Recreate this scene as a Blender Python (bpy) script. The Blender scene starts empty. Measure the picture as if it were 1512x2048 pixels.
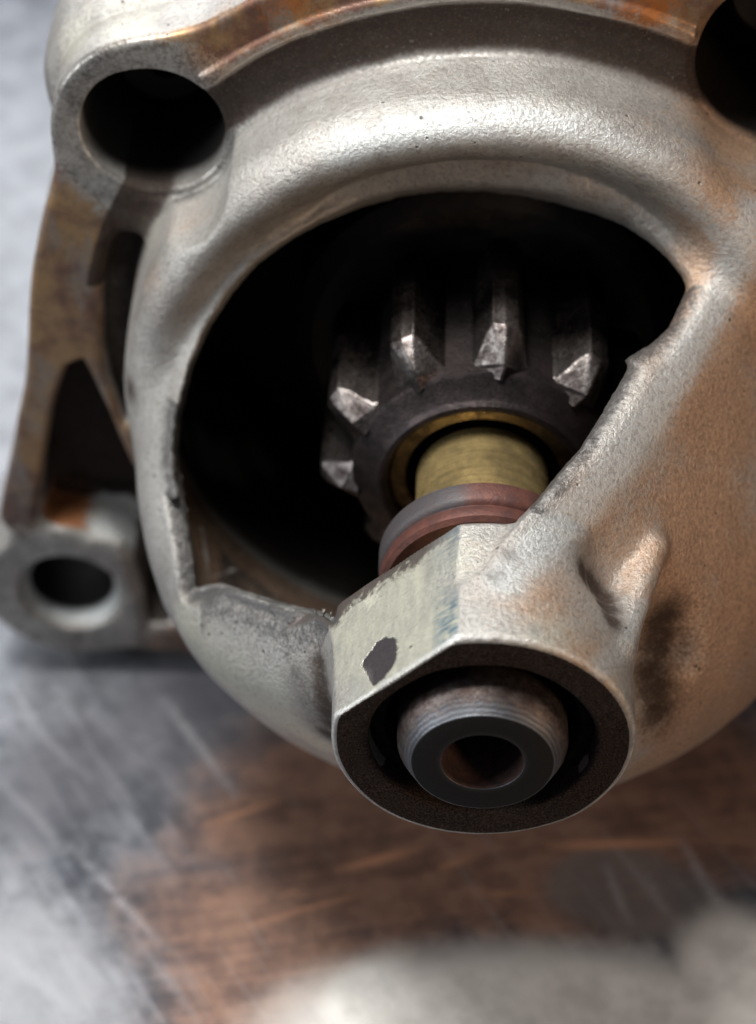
import bpy, math, random
import numpy as np
from mathutils import Vector, Matrix

# ------------------------------------------------------------------ camera, world, lamps, exposure
sc = bpy.context.scene
def W(u, v, w): return Vector((u, -w, v))      # casting axes -> world (z up, nose towards -y)
TABLE_Z = -5.55
cam_d = bpy.data.cameras.new('camera'); cam = bpy.data.objects.new('camera', cam_d)
sc.collection.objects.link(cam); sc.camera = cam
cx_ = W(0.99945, 0.0, -0.033155); cy_ = W(-0.023032, 0.71934, -0.694276); cz_ = W(0.02385, 0.694658, 0.718944)
m = Matrix((cx_, cy_, cz_)).transposed().to_4x4(); m.translation = W(-0.52307, 16.12194, 13.64951)
cam.matrix_world = m
cam_d.sensor_fit = 'VERTICAL'; cam_d.sensor_height = 24.0; cam_d.sensor_width = 24.0
cam_d.lens = 4500/2048*24.0
cam_d.clip_start = .1; cam_d.clip_end = 500
cam_d.dof.use_dof = True; cam_d.dof.focus_distance = 21.4; cam_d.dof.aperture_fstop = .12

world = bpy.data.worlds.new('World'); sc.world = world; world.use_nodes = True
wn = world.node_tree.nodes['Background']; wn.inputs['Color'].default_value = (.62, .70, .82, 1); wn.inputs['Strength'].default_value = .10
def area(name, loc, target, size, power, col, size_y=None):
    d = bpy.data.lights.new(name, 'AREA'); d.energy = power; d.color = col; d.size = size
    if size_y: d.shape = 'RECTANGLE'; d.size_y = size_y
    o = bpy.data.objects.new(name, d); sc.collection.objects.link(o); o.location = loc
    o.rotation_euler = (Vector(target)-Vector(loc)).to_track_quat('-Z', 'Y').to_euler(); return o
area('window_light', W(-7, 25, -4), W(0, 0, -3), 9, 8900, (1.0, .985, .955))
area('bench_sheen_light', W(-12, 14, -34), W(-4, -4, -10), 18, 5400, (.93, .96, 1.0))  # unseen area light added behind to give the bench its sheen
area('left_fill_light', W(-26, 9, 3), W(0, -1, -3), 10, 3000, (.93, .97, 1.0))  # unseen fill added to brighten the left flank and rim
area('warm_fill_light', W(20, 5, 12), W(1, -1, -2), 5, 1500, (1.0, .68, .44))  # unseen fill added to warm the lower right of the casting
sc.view_settings.view_transform = 'Standard'; sc.view_settings.look = 'None'
sc.view_settings.gamma = 1; sc.view_settings.exposure = 0.12
sc.cycles.max_bounces = 8

GEO = {'D': [0.002, 0.6545, 0.756],
  'window': [(-3.262, 2.552), (-3.23, 2.934), (-3.092, 3.468), (-2.904, 3.882), (-2.676, 4.21), (-2.377, 4.53), (-2.039, 4.782), (-1.685, 4.988), (-1.287, 5.164), (-0.895, 5.265), (-0.505, 5.317), (-0.019, 5.338), (0.372, 5.308), (0.717, 5.247), (1.068, 5.139), (1.386, 4.994), (1.642, 4.813), (1.838, 4.628), (1.958, 4.463), (2.013, 4.343), (1.918, 4.146), (1.801, 3.927), (1.621, 3.747), (1.42, 3.631), (1.366, 3.581), (1.401, 3.517), (1.305, 3.367), (0.896, 2.708), (0.509, 2.255), (0.128, 1.863), (0.014, 1.629), (-1.284, 0.842), (-1.398, 0.95), (-1.591, 1.02), (-1.81, 1.037), (-2.247, 1.104), (-2.7, 1.187), (-2.982, 1.108), (-3.047, 1.508), (-3.141, 1.922), (-3.234, 2.287)],
  'pocket': [(-4.495, -0.267), (-4.407, -0.546), (-4.235, -1.226), (-4.068, -1.851), (-3.715, -2.574), (-3.657, -3.078), (-3.661, -4.129), (-3.792, -4.699), (-4.122, -4.711), (-4.149, -4.056), (-4.233, -3.441), (-4.31, -3.253), (-4.733, -3.199), (-5.298, -2.876), (-5.292, -2.708), (-5.078, -1.802), (-4.866, -0.861), (-4.674, -0.368)],
  'recess': [(-3.929, 1.511), (-3.445, 1.523), (-3.503, 0.635), (-3.688, -0.451), (-3.863, -1.292), (-4.089, -1.221), (-4.235, -0.541), (-4.266, -0.099), (-4.204, 0.617), (-4.064, 1.307)],
  'ear1': (-3.491, 2.853), 'ear2': (-4.999, -4.067), 'ear3': (2.98, 3.812), 'strip': [(-4.254, 1.963), (-5.471, -2.798)],
  'bar': [(-4.873, -4.738), (-3.519, -4.903)],
  'fr_d': 0.4, 'dimples': [(1.38, 1.1, -1.2, 0.44, 0.22), (2.05, -0.12, -1.05, 0.76, 0.22), (1.8, -0.5, -0.98, 0.34, 0.3)],
  'rib': [(1.26, 0.55, -0.75), (1.66, 0.72, -1.85)],
  'burrs': [(-1.555, 0.12, -1.5, 0.029), (-1.483, 0.132, -1.45, 0.025), (-1.65, 0.011, -1.6, 0.022), (-1.76, -0.079, -1.75, 0.025), (-1.837, -0.158, -1.85, 0.018), (-1.413, 0.131, -1.4, 0.022), (-3.039, -0.907, -2.95, 0.022), (-3.055, -0.758, -3.1, 0.022), (-3.139, -0.581, -3.6, 0.025), (-3.236, -0.482, -4.0, 0.029), (-1.289, 0.41, -1.3, 0.022), (-1.202, 0.51, -1.3, 0.018), (-2.03, -0.249, -2.0, 0.018), (-2.251, -0.391, -2.2, 0.014), (-3.173, -0.561, -3.85, 0.014)],
  'slot': [(-3.922, -3.474), (-3.95, -4.429)]}
STAINS_AND_SHADING = [(2.27, 1.32, -3.24, 1.0, 1, 1.0), (2.13, 0.56, -2.38, 1.0, 1, 1.0), (2.65, -0.67, -2.19, 1.0, 1, 1.0), (2.47, 1.89, -4.12, 1.0, 1, 1.0), (2.26, -1.31, -1.59, 1.0, 1, 1.0), (1.84, 0.2, -1.82, 1.0, 1, 1.0), (2.4, 2.82, -4.53, 0.75, 1, 1.05), (2.38, 2.99, -5.66, 0.75, 1, 1.05), (2.87, -1.68, -2.21, 0.75, 1, 1.05), (2.05, -1.85, -1.5, 0.75, 1, 1.05), (2.67, -0.22, -2.46, 0.75, 1, 1.05), (1.07, 1.37, -1.85, 0.6, 1, 0.6), (1.59, 1.08, -2.17, 0.6, 1, 0.6), (0.93, 1.07, -0.01, 0.6, 1, 0.6), (0.48, 1.36, -0.65, 0.6, 1, 0.6), (-3.52, 1.56, -4.83, 0.4, 1, 0.3), (-3.09, 2.11, -5.14, 0.4, 1, 0.3), (1.53, 3.55, -4.9, 0.4, 1, 0.3), (-4.51, -0.1, -5.64, 0.22, 0, 0.35), (-5.07, -1.79, -6.43, 0.22, 0, 0.35), (-4.3, 0.33, -5.65, 0.22, 0, 0.35), (-4.47, 0.89, -5.65, 0.22, 0, 0.35), (-2.84, 3.78, -5.65, 0.3, 1, 0.9), (-2.54, 4.01, -5.66, 0.3, 1, 0.9), (-2.23, 4.18, -5.67, 0.3, 1, 0.9), (-1.93, 4.31, -5.66, 0.3, 1, 0.9), (-1.68, 4.4, -5.65, 0.3, 1, 0.9), (1.44, 4.41, -5.64, 0.3, 1, 0.9), (1.74, 4.33, -5.65, 0.3, 1, 0.9), (1.95, 4.17, -5.63, 0.3, 1, 0.9), (0.9, 1.09, -1.16, 0.2, 0, 1.1), (0.99, 0.89, -1.22, 0.2, 0, 1.1), (1.05, 0.8, -1.21, 0.2, 0, 1.1), (1.11, 0.74, -1.17, 0.2, 0, 1.1), (1.14, 0.77, -1.0, 0.2, 0, 1.1), (1.17, 0.84, -0.79, 0.2, 0, 1.1), (1.79, -0.15, -1.78, 0.33, 0, 0.95), (1.77, -0.31, -1.74, 0.33, 0, 0.95), (1.74, -0.44, -1.67, 0.33, 0, 0.95), (1.69, -0.63, -1.5, 0.33, 0, 0.95), (1.74, -0.78, -1.38, 0.33, 0, 0.95), (1.78, -0.95, -1.26, 0.33, 0, 0.95), (1.95, -0.53, -1.7, 0.4, 0, 0.6), (1.91, -0.91, -1.36, 0.4, 0, 0.6), (-1.58, -0.28, -1.15, 0.26, 0, 0.95), (-1.56, -0.38, -1.08, 0.26, 0, 0.95), (-1.55, -0.49, -1.03, 0.26, 0, 0.95), (-1.53, -0.61, -0.99, 0.26, 0, 0.95), (-1.52, -0.76, -0.97, 0.26, 0, 0.95), (-1.5, -0.96, -0.98, 0.26, 0, 0.95), (-1.49, -1.23, -1.07, 0.26, 0, 0.95), (-1.69, -0.75, -1.1, 0.33, 0, 0.6), (-1.59, -1.1, -1.08, 0.33, 0, 0.6), (-1.79, -0.59, -1.22, 0.33, 0, 0.6), (1.88, -1.19, -1.27, 0.33, 0, 0.6), (-3.96, 1.01, -6.05, 0.25, 0, 0.9), (-4.04, 0.31, -6.04, 0.25, 0, 0.9), (-4.07, -0.42, -6.04, 0.25, 0, 0.9), (-3.81, 0.2, -4.63, 0.25, 0, 0.9), (2.56, 2.74, -4.56, 0.26, 4, 0.85), (2.53, 2.67, -4.47, 0.26, 4, 0.85), (2.5, 2.57, -4.41, 0.26, 4, 0.85), (2.47, 2.46, -4.37, 0.26, 4, 0.85), (2.44, 2.34, -4.35, 0.26, 4, 0.85), (2.41, 2.21, -4.33, 0.26, 4, 0.85), (2.36, 2.1, -4.28, 0.26, 4, 0.85), (2.31, 2.02, -4.19, 0.26, 4, 0.85), (2.25, 1.98, -4.06, 0.26, 4, 0.85), (2.18, 1.95, -3.92, 0.26, 4, 0.85), (2.12, 1.92, -3.79, 0.26, 4, 0.85), (2.05, 1.88, -3.65, 0.26, 4, 0.85), (1.99, 1.85, -3.52, 0.26, 4, 0.85), (1.92, 1.82, -3.4, 0.26, 4, 0.85), (1.86, 1.79, -3.28, 0.26, 4, 0.85), (1.8, 1.76, -3.17, 0.26, 4, 0.85), (1.74, 1.72, -3.06, 0.26, 4, 0.85), (1.68, 1.69, -2.94, 0.26, 4, 0.85), (1.62, 1.66, -2.83, 0.26, 4, 0.85), (1.55, 1.63, -2.72, 0.26, 4, 0.85), (1.48, 1.6, -2.6, 0.26, 4, 0.85), (1.41, 1.57, -2.49, 0.26, 4, 0.85), (1.34, 1.55, -2.37, 0.26, 4, 0.85), (1.27, 1.52, -2.25, 0.26, 4, 0.85), (1.2, 1.5, -2.15, 0.26, 4, 0.85), (1.13, 1.48, -2.05, 0.26, 4, 0.85), (1.06, 1.45, -1.94, 0.26, 4, 0.85), (0.99, 1.43, -1.84, 0.26, 4, 0.85), (0.92, 1.41, -1.74, 0.26, 4, 0.85), (0.83, 1.39, -1.64, 0.26, 4, 0.85), (0.73, 1.39, -1.52, 0.26, 4, 0.85), (0.63, 1.4, -1.38, 0.26, 4, 0.85), (0.54, 1.41, -1.25, 0.26, 4, 0.85), (0.46, 1.41, -1.14, 0.26, 4, 0.85), (0.38, 1.42, -1.03, 0.26, 4, 0.85), (0.31, 1.42, -0.92, 0.26, 4, 0.85), (0.23, 1.43, -0.81, 0.26, 4, 0.85), (0.16, 1.43, -0.7, 0.26, 4, 0.85), (-1.4, 3.41, -4.58, 0.33, 4, 0.65), (-1.24, 3.48, -4.59, 0.33, 4, 0.65), (-1.08, 3.54, -4.59, 0.33, 4, 0.65), (-0.92, 3.61, -4.61, 0.33, 4, 0.65), (-0.75, 3.65, -4.61, 0.33, 4, 0.65), (-0.59, 3.69, -4.61, 0.33, 4, 0.65), (-0.43, 3.72, -4.63, 0.33, 4, 0.65), (-0.27, 3.73, -4.63, 0.33, 4, 0.65), (-0.11, 3.74, -4.63, 0.33, 4, 0.65), (0.05, 3.75, -4.64, 0.33, 4, 0.65), (0.21, 3.74, -4.63, 0.33, 4, 0.65), (0.37, 3.72, -4.62, 0.33, 4, 0.65), (0.53, 3.7, -4.63, 0.33, 4, 0.65), (0.7, 3.65, -4.61, 0.33, 4, 0.65), (0.86, 3.6, -4.59, 0.33, 4, 0.65), (1.02, 3.55, -4.58, 0.33, 4, 0.65), (1.15, 3.48, -4.55, 0.33, 4, 0.65), (1.28, 3.4, -4.53, 0.33, 4, 0.65), (1.4, 3.32, -4.52, 0.33, 4, 0.65), (1.53, 3.23, -4.52, 0.33, 4, 0.65), (1.67, 3.12, -4.51, 0.33, 4, 0.65), (1.81, 3.0, -4.51, 0.33, 4, 0.65), (1.95, 2.89, -4.5, 0.33, 4, 0.65), (2.09, 2.79, -4.47, 0.33, 4, 0.65), (2.23, 2.7, -4.44, 0.33, 4, 0.65), (2.37, 2.6, -4.41, 0.33, 4, 0.65), (1.52, 0.65, -1.08, 0.16, 4, 0.7), (1.47, 0.67, -0.98, 0.16, 4, 0.7), (1.43, 0.68, -0.88, 0.16, 4, 0.7), (1.38, 0.7, -0.78, 0.16, 4, 0.7), (1.34, 0.71, -0.68, 0.16, 4, 0.7), (1.3, 0.72, -0.59, 0.16, 4, 0.7), (1.25, 0.74, -0.51, 0.16, 4, 0.7), (1.19, 0.8, -0.39, 0.16, 4, 0.7), (1.14, 0.87, -0.26, 0.16, 4, 0.7), (1.08, 0.94, -0.13, 0.16, 4, 0.7), (1.03, 0.99, -0.03, 0.16, 4, 0.7), (-3.09, -1.17, -2.47, 0.3, 3, 1.0), (-2.99, -1.23, -2.34, 0.3, 3, 1.0), (-2.9, -1.3, -2.22, 0.3, 3, 1.0), (-2.81, -1.39, -2.11, 0.3, 3, 1.0), (-2.69, -1.37, -1.98, 0.3, 3, 1.0), (-2.58, -1.4, -1.89, 0.3, 3, 1.0), (-2.47, -1.44, -1.81, 0.3, 3, 1.0), (-2.36, -1.5, -1.74, 0.3, 3, 1.0), (-2.21, -1.48, -1.61, 0.3, 3, 1.0), (-2.07, -1.5, -1.52, 0.3, 3, 1.0), (-1.93, -1.52, -1.43, 0.3, 3, 1.0), (-1.77, -1.59, -1.36, 0.3, 3, 1.0), (-1.62, -1.68, -1.31, 0.3, 3, 1.0), (-2.51, -1.2, -1.81, 0.5, 3, 0.8), (-2.91, -1.22, -2.24, 0.5, 3, 0.8), (-2.02, -1.26, -1.4, 0.5, 3, 0.8), (1.04, 0.78, 0.03, 0.5, 3, 0.8), (0.65, 1.27, -0.06, 0.5, 3, 0.8), (-3.75, 1.72, -5.64, 0.5, 3, 0.8), (-1.26, 0.42, -0.72, 0.4, 3, 0.7), (-0.57, 1.11, -0.74, 0.4, 3, 0.7), (-0.34, 1.32, -0.99, 0.4, 3, 0.7), (1.61, -0.15, -1.67, 0.4, 3, 0.7), (-4.29, 3.53, -6.17, 0.4, 3, 0.7), (-3.73, 3.89, -6.0, 0.4, 3, 0.7), (-3.97, 2.28, -6.58, 0.4, 3, 0.7), (-1.0, 0.69, -1.19, 0.25, 2, 0.5), (-0.62, 1.06, -1.11, 0.25, 2, 0.5), (-1.28, 0.4, -1.13, 0.25, 2, 0.5), (0.21, 1.45, -1.0, 0.15, 0, 0.5), (0.07, 1.44, -0.75, 0.15, 0, 0.5), (-1.09, 0.59, -1.21, 0.15, 0, 0.5), (-5.19, -4.56, -6.73, 0.35, 0, 0.5), (-4.97, -5.1, -5.65, 0.35, 0, 0.5)]  # real stains, plus shade in hollows and highlights on ridges as colour
TABLE_STAINS_AND_SHEEN = [(-0.51, -2.81, 0.3905, -0.0629, 0.2231, 0.8821, 0, 1.0), (-2.16, -1.47, 0.5475, 0.13, -0.3645, 0.9319, 0, 0.9), (-1.92, -3.52, 0.6043, -0.1625, 0.4232, 1.1169, 0, 0.9), (2.83, -3.68, 0.4985, 0.0347, 0.0331, 0.9969, 0, 1.0), (0.97, -2.28, 0.6809, 0.0148, 0.0513, 1.5468, 0, 0.8), (-1.08, -4.02, 0.5398, -0.0176, 0.03, 0.9034, 0, 0.9), (-2.33, -0.72, 0.8832, -0.0627, 0.0417, 1.2571, 0, 0.8), (1.96, -4.6, 0.5346, 0.0244, 0.0341, 1.0282, 0, 0.9), (0.67, -1.91, 0.8591, 0.0119, 0.1177, 3.5485, 0, 0.6), (0.65, -0.49, 0.4158, 0.0057, 0.034, 1.0246, 1, 1.3), (-1.09, -0.83, 1.1277, -0.4945, 0.989, 1.6693, 1, 1.0), (3.12, -1.24, 1.2489, -0.5124, 0.7092, 1.0418, 1, 1.2), (2.06, -0.73, 0.5874, 0.1193, -0.2884, 1.6447, 1, 1.2), (1.92, -2.38, 0.9897, 0.1882, -0.2777, 1.5018, 4, 1.0), (2.71, -1.98, 1.6303, -0.6734, 1.5025, 2.1485, 4, 0.8), (-4.98, -0.97, 0.5288, 0.3616, -0.7057, 0.721, 2, 1.0), (-5.49, -2.8, 1.8241, 0.5644, -0.8791, 1.4274, 2, 0.4), (-6.92, -13.28, 0.2592, -0.0384, 0.0039, 0.1166, 2, 0.8), (-4.84, -4.79, 0.8819, 0.445, -1.6394, 1.7579, 2, 0.3), (-3.36, -4.59, 0.6547, 0.3561, -0.6606, 0.6864, 3, 1.0), (-4.91, -3.89, 0.6885, -0.4085, 0.7028, 0.8239, 3, 0.8), (-5.16, -3.89, 2.0154, -1.6403, 0.8912, 0.6876, 3, 0.35), (-4.05, -2.85, 1.5741, -0.9238, 0.3951, 0.4842, 3, 0.3), (-4.75, -5.64, 0.5878, 0.0057, -0.3841, 1.9559, 3, 0.4)]  # rust and tone patches; the cream ones paint a soft reflection
SCRATCHES = [(-3.869, -5.238, -2.855, -3.727, 0.047, 0.7, 2), (-4.777, -2.897, -3.482, -1.427, 0.037, 0.7, 2), (-5.772, -3.866, -4.827, -2.82, 0.053, 0.4, 2), (-5.682, -4.926, -4.662, -3.903, 0.037, 0.4, 2), (-4.805, -4.542, -3.917, -3.305, 0.032, 0.35, 2), (-5.385, -1.363, -4.223, -0.407, 0.063, 0.5, 2), (-5.141, -2.077, -3.987, -0.798, 0.032, 0.4, 2), (-3.984, -1.759, -2.989, -0.448, 0.026, 0.4, 2), (-4.347, -1.398, -3.382, -0.435, 0.032, 0.35, 2), (2.558, -3.215, 3.014, -2.133, 0.053, 0.7, 2), (1.64, -2.812, 1.897, -1.954, 0.042, 0.5, 2), (2.113, -2.754, 2.317, -2.181, 0.021, 0.4, 2), (-1.517, -2.648, -0.63, -2.96, 0.063, 1.0, 5), (-0.327, -2.71, 0.03, -2.847, 0.053, 0.7, 5), (-2.528, -1.807, -1.148, -2.339, 0.032, 0.7, 5), (-3.182, -3.253, -2.298, -3.667, 0.042, 0.7, 5), (0.99, -3.073, 2.496, -3.183, 0.053, 1.0, 5), (2.435, -3.181, 3.401, -3.243, 0.026, 0.4, 5), (0.091, -2.322, 0.74, -2.387, 0.042, 0.6, 5), (-2.206, -2.246, -1.975, -2.326, 0.026, 0.5, 5), (-1.053, -1.301, -0.753, -0.772, 0.026, 0.6, 2), (-5.505, -2.137, -3.151, -2.244, 0.032, -0.5, 2), (-0.7, -3.411, 0.39, -2.993, 0.026, 0.3, 5), (-5.383, -5.529, -3.128, -3.331, 0.016, 0.3, 2), (-5.677, -3.246, -3.986, -1.272, 0.016, 0.4, 2), (-5.561, -2.499, -3.78, -0.474, 0.016, 0.35, 2)]
# ------------------------------------------------------------------ casting as a distance field
# coordinates (u right, v up, w along the shaft towards the nose), centimetres, origin on the nose face
def smin(a, b, k):
    h = np.maximum(k - np.abs(a - b), 0.0) / k
    return np.minimum(a, b) - h * h * k * 0.25
def smax(a, b, k): return -smin(-a, -b, k)
def poly_sd(pts, x, y):
    pts = np.asarray(pts, np.float32); n = len(pts)
    d = np.full(x.shape, 1e9, np.float32); s = np.zeros(x.shape, bool)
    for i in range(n):
        ax, ay = pts[i]; bx, by = pts[i-1]
        ex, ey = bx-ax, by-ay; wx, wy = x-ax, y-ay
        t = np.clip((wx*ex+wy*ey)/(ex*ex+ey*ey), 0, 1)
        d = np.minimum(d, (wx-ex*t)**2+(wy-ey*t)**2)
        c = (ay > y) != (by > y)
        s ^= c & (x < (bx-ax)*(y-ay)/((by-ay) if by != ay else 1e-9)+ax)
    return np.where(s, -1.0, 1.0)*np.sqrt(d)
class Grid2:                                   # polygon distance sampled once, then looked up
    def __init__(self, pts, pad=9.0, step=0.04):
        p = np.asarray(pts); self.lo = p.min(0)-pad; hi = p.max(0)+pad; self.s = step
        n = ((hi-self.lo)/step).astype(int)+2
        X, Y = np.meshgrid(self.lo[0]+np.arange(n[0])*step, self.lo[1]+np.arange(n[1])*step, indexing='ij')
        self.g = poly_sd(p, X.astype(np.float32), Y.astype(np.float32)); self.n = n
    def __call__(self, x, y):
        fx = np.clip((x-self.lo[0])/self.s, 0, self.n[0]-1.001); fy = np.clip((y-self.lo[1])/self.s, 0, self.n[1]-1.001)
        i = fx.astype(np.int32); j = fy.astype(np.int32); a = fx-i; b = fy-j; g = self.g
        return (g[i, j]*(1-a)+g[i+1, j]*a)*(1-b)+(g[i, j+1]*(1-a)+g[i+1, j+1]*a)*b
def seg2(u, v, a, b, r):
    ex, ey = b[0]-a[0], b[1]-a[1]
    t = np.clip(((u-a[0])*ex+(v-a[1])*ey)/(ex*ex+ey*ey), 0, 1)
    return np.hypot(u-a[0]-ex*t, v-a[1]-ey*t)-r
def lumps(u, v, w):                            # slow unevenness of a sand casting
    return (np.sin(1.9*u+1.3*v+.4)*np.sin(1.7*v-1.1*w+1.2)*np.sin(1.5*w+.8*u) * .018
            + np.sin(5.1*u-2.3*w)*np.sin(4.7*v+1.9*u+2.)*np.sin(4.3*w+2.2*v) * .006)
PROF_W = np.array([-9, -6, -5, -4.4, -4.0, -3.5, -3.0, -2.5, -2.0, -1.6, -1.3, -1.0, -.7, -.3, .5])
PROF_R = np.array([3.8, 3.8, 3.82, 3.82, 3.78, 3.68, 3.55, 3.28, 2.88, 2.45, 2.05, 1.6, 1.15, .5, -.9])
DV = np.array(GEO['D']); DV = DV/np.linalg.norm(DV)
E1 = np.cross([0, 1, 0], DV); E1 /= np.linalg.norm(E1); E2 = np.cross(DV, E1)
WINDOW = Grid2(GEO['window'], 5.0, .03)
POCKET = Grid2(GEO['pocket'], 4.0); RECESS = Grid2(GEO['recess'], 4.0)
EAR1 = GEO['ear1']; EAR2 = GEO['ear2']; EAR3 = GEO['ear3']
FW = -5.65
def shell_parts(u, v, w):
    r = np.hypot(u, v)
    # drum, rounded front corner
    R = .62; qx = r-(3.87-R); qy = w-(-4.38-R)+.42*np.clip((3.80-r)/.62, 0, 1.35)**2
    drum = np.minimum(np.maximum(qx, qy), 0)+np.hypot(np.maximum(qx, 0), np.maximum(qy, 0))-R
    # bell that necks down to the nose, its two flanks cut flatter
    rb = np.interp(w, PROF_W, PROF_R); sl = np.interp(w, (PROF_W[1:]+PROF_W[:-1])/2, np.diff(PROF_R)/np.diff(PROF_W))
    rb = rb+.38*np.clip(-v/(r+.01), 0, 1)*np.clip((w+4.6)/1.2, 0, 1)*(1+1.1*np.clip(u/(r+.01), 0, 1))
    bell = (r-rb)/np.sqrt(1+sl*sl)
    fr = .68*u+.485*v+.55*w-GEO['fr_d']
    fl = -.697*u+.513*v+.50*w-.414
    ft = v-1.62+.19*(w+1.4)
    bell = smax(smax(bell, fr, .9), fl, .35)
    bell = smax(bell, ft, .5)
    return r, drum, bell
def sdf(u, v, w):
    r, drum, bell = shell_parts(u, v, w)
    cav_d = np.maximum(r-3.55, w+4.86+.42*np.clip((3.80-r)/.62, 0, 1.35)**2)
    solid = smin(drum, bell, .30+.6*np.clip(u/.8, 0, 1))
    cav = np.minimum(cav_d, smax(bell+.40, w+1.38, .15))
    cav = np.maximum(cav, -w-8.5)
    # flange behind the drum
    disc = r-5.02
    e1 = np.hypot(u-EAR1[0], v-EAR1[1]); e2 = np.hypot(u-EAR2[0], v-EAR2[1]); e3 = np.hypot(u-EAR3[0], v-EAR3[1])
    plan = smin(disc, e1-1.05, .45); plan = smin(plan, e3-1.40, .45)
    back = smin(plan, e1-1.22, .3)
    plan2 = smin(plan, seg2(u, v, *GEO['strip'], .27), .25)
    plan2 = smin(plan2, e2-1.10, .25); plan2 = smin(plan2, seg2(u, v, *GEO['bar'], .26), .2)
    plate = smax(plan2, np.maximum(w-FW, -w-7.4), .08)
    body = smax(back, np.maximum(w-(FW-.55), -w-7.8), .5)
    low = smax(np.maximum(seg2(u, v, *GEO['strip'], .5), -1e9), np.maximum(w+6.9, -w-7.4), .1)
    flange = np.minimum(plate, body)
    flange = np.minimum(flange, np.maximum(POCKET(u, v)-.35, np.maximum(w+6.3, -w-7.4)))
    flange = smax(flange, -np.maximum(POCKET(u, v)-np.minimum(w-FW, 0)*.55*np.clip(-v-1.9, 0, 1), -w-6.42), .12)
    flange = smax(flange, -np.maximum(RECESS(u, v), -w-6.05), .15)
    lip = smax(np.abs(r-4.53)-.09, np.maximum(np.maximum(w+5.59, -w-6), -u-3.1-.0*v), .08)
    flange = np.minimum(flange, lip)
    solid = smin(solid, flange, .22)
    # window sawn out of the bell
    px = u*E1[0]+v*E1[1]+w*E1[2]; py = u*E2[0]+v*E2[1]+w*E2[2]; pd = u*DV[0]+v*DV[1]+w*DV[2]
    wj = WINDOW(px, py)+.003*np.sin(29*px+3*py)*np.sin(37*py-5*px+1)+.003*np.sin(61*px+1)*np.sin(53*py)
    wj = wj+.005*np.exp(-((px-1.35)**2+(py-3.4)**2)/.25)*np.sin(26*px+17*py)*np.sin(19*py-11*px)
    win = np.maximum(wj, -3.78-pd)
    solid = smax(solid, -cav, .06)
    solid = smax(solid, -win, .07+.20*np.clip((u-.3)/.9, 0, 1)*np.clip((-w-1.5)/.6, 0, 1))
    lowleft = np.clip((-1.1-u)/.2, 0, 1)*np.clip((-3.0-0*v+0*w+3.0-v+.1)/.4, 0, 1)
    chf = (.17-wj+np.maximum(bell, -9))*.7-(1-lowleft)*2.0
    solid = np.where(w > -4.3, smax(solid, chf, .02), solid)
    # nose boss with fillet into the bell
    rbs = 1.40-.03*np.minimum(w, 0)
    q1 = r-rbs+.05; q2 = np.maximum(w+.05, -w-1.42)
    boss = np.minimum(np.maximum(q1, q2), 0)+np.hypot(np.maximum(q1, 0), np.maximum(q2, 0))-.05
    near = smin(boss, bell+.05, .42)
    web = np.maximum(np.maximum(near, -win), np.maximum(-cav, -w-2.4))
    solid = smin(np.minimum(solid, web), boss, .10)
    # pockets either side of the rib that braces the nose
    for (a, b, c, rx, kk) in GEO['dimples']:
        solid = smax(solid, -(np.sqrt((u-a)**2+(v-b)**2+(w-c)**2)-rx), kk)
    # rib
    a = np.array(GEO['rib'][0]); b = np.array(GEO['rib'][1]); ab = b-a
    t = np.clip(((u-a[0])*ab[0]+(v-a[1])*ab[1]+(w-a[2])*ab[2])/ab.dot(ab), 0, 1)
    rib = np.sqrt((u-a[0]-ab[0]*t)**2+(v-a[1]-ab[1]*t)**2+(w-a[2]-ab[2]*t)**2)-(.15-.05*t)
    solid = smin(solid, np.maximum(rib, -cav), .22)
    # ground flat on the nose
    solid = np.where(w > -1.62, smax(solid, (-u+v)*.70711-1.19, .02), solid)
    for (a, b, c, rx) in GEO['burrs']:
        solid = np.minimum(solid, np.sqrt((u-a)**2+(v-b)**2+((w-c)*.8)**2)-rx)
    # bores
    solid = smax(solid, -np.maximum(r-1.05, -w-1.1), .04)
    solid = smax(solid, -np.maximum(r-.84, -w-1.6), .02)
    solid = smax(solid, -np.maximum(e1-.75, -w-7.5), .05)
    solid = smax(solid, -np.maximum(e1-.84, -w+FW), .05)
    solid = smax(solid, -np.maximum(e3-.98, -w-7.5), .06)
    solid = smax(solid, -np.maximum(e3-1.02, -w+FW), .10)
    cham = np.maximum(w-FW+.30, 0)
    solid = smax(solid, -np.maximum(np.maximum(seg2(u, v, *GEO['slot'], .12), w+5.2), -w-9), .05)
    solid = smax(solid, -(e2-.53-np.clip(w-FW+.22, 0, .22)*.6), .03)
    return solid+lumps(u, v, w)
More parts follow.
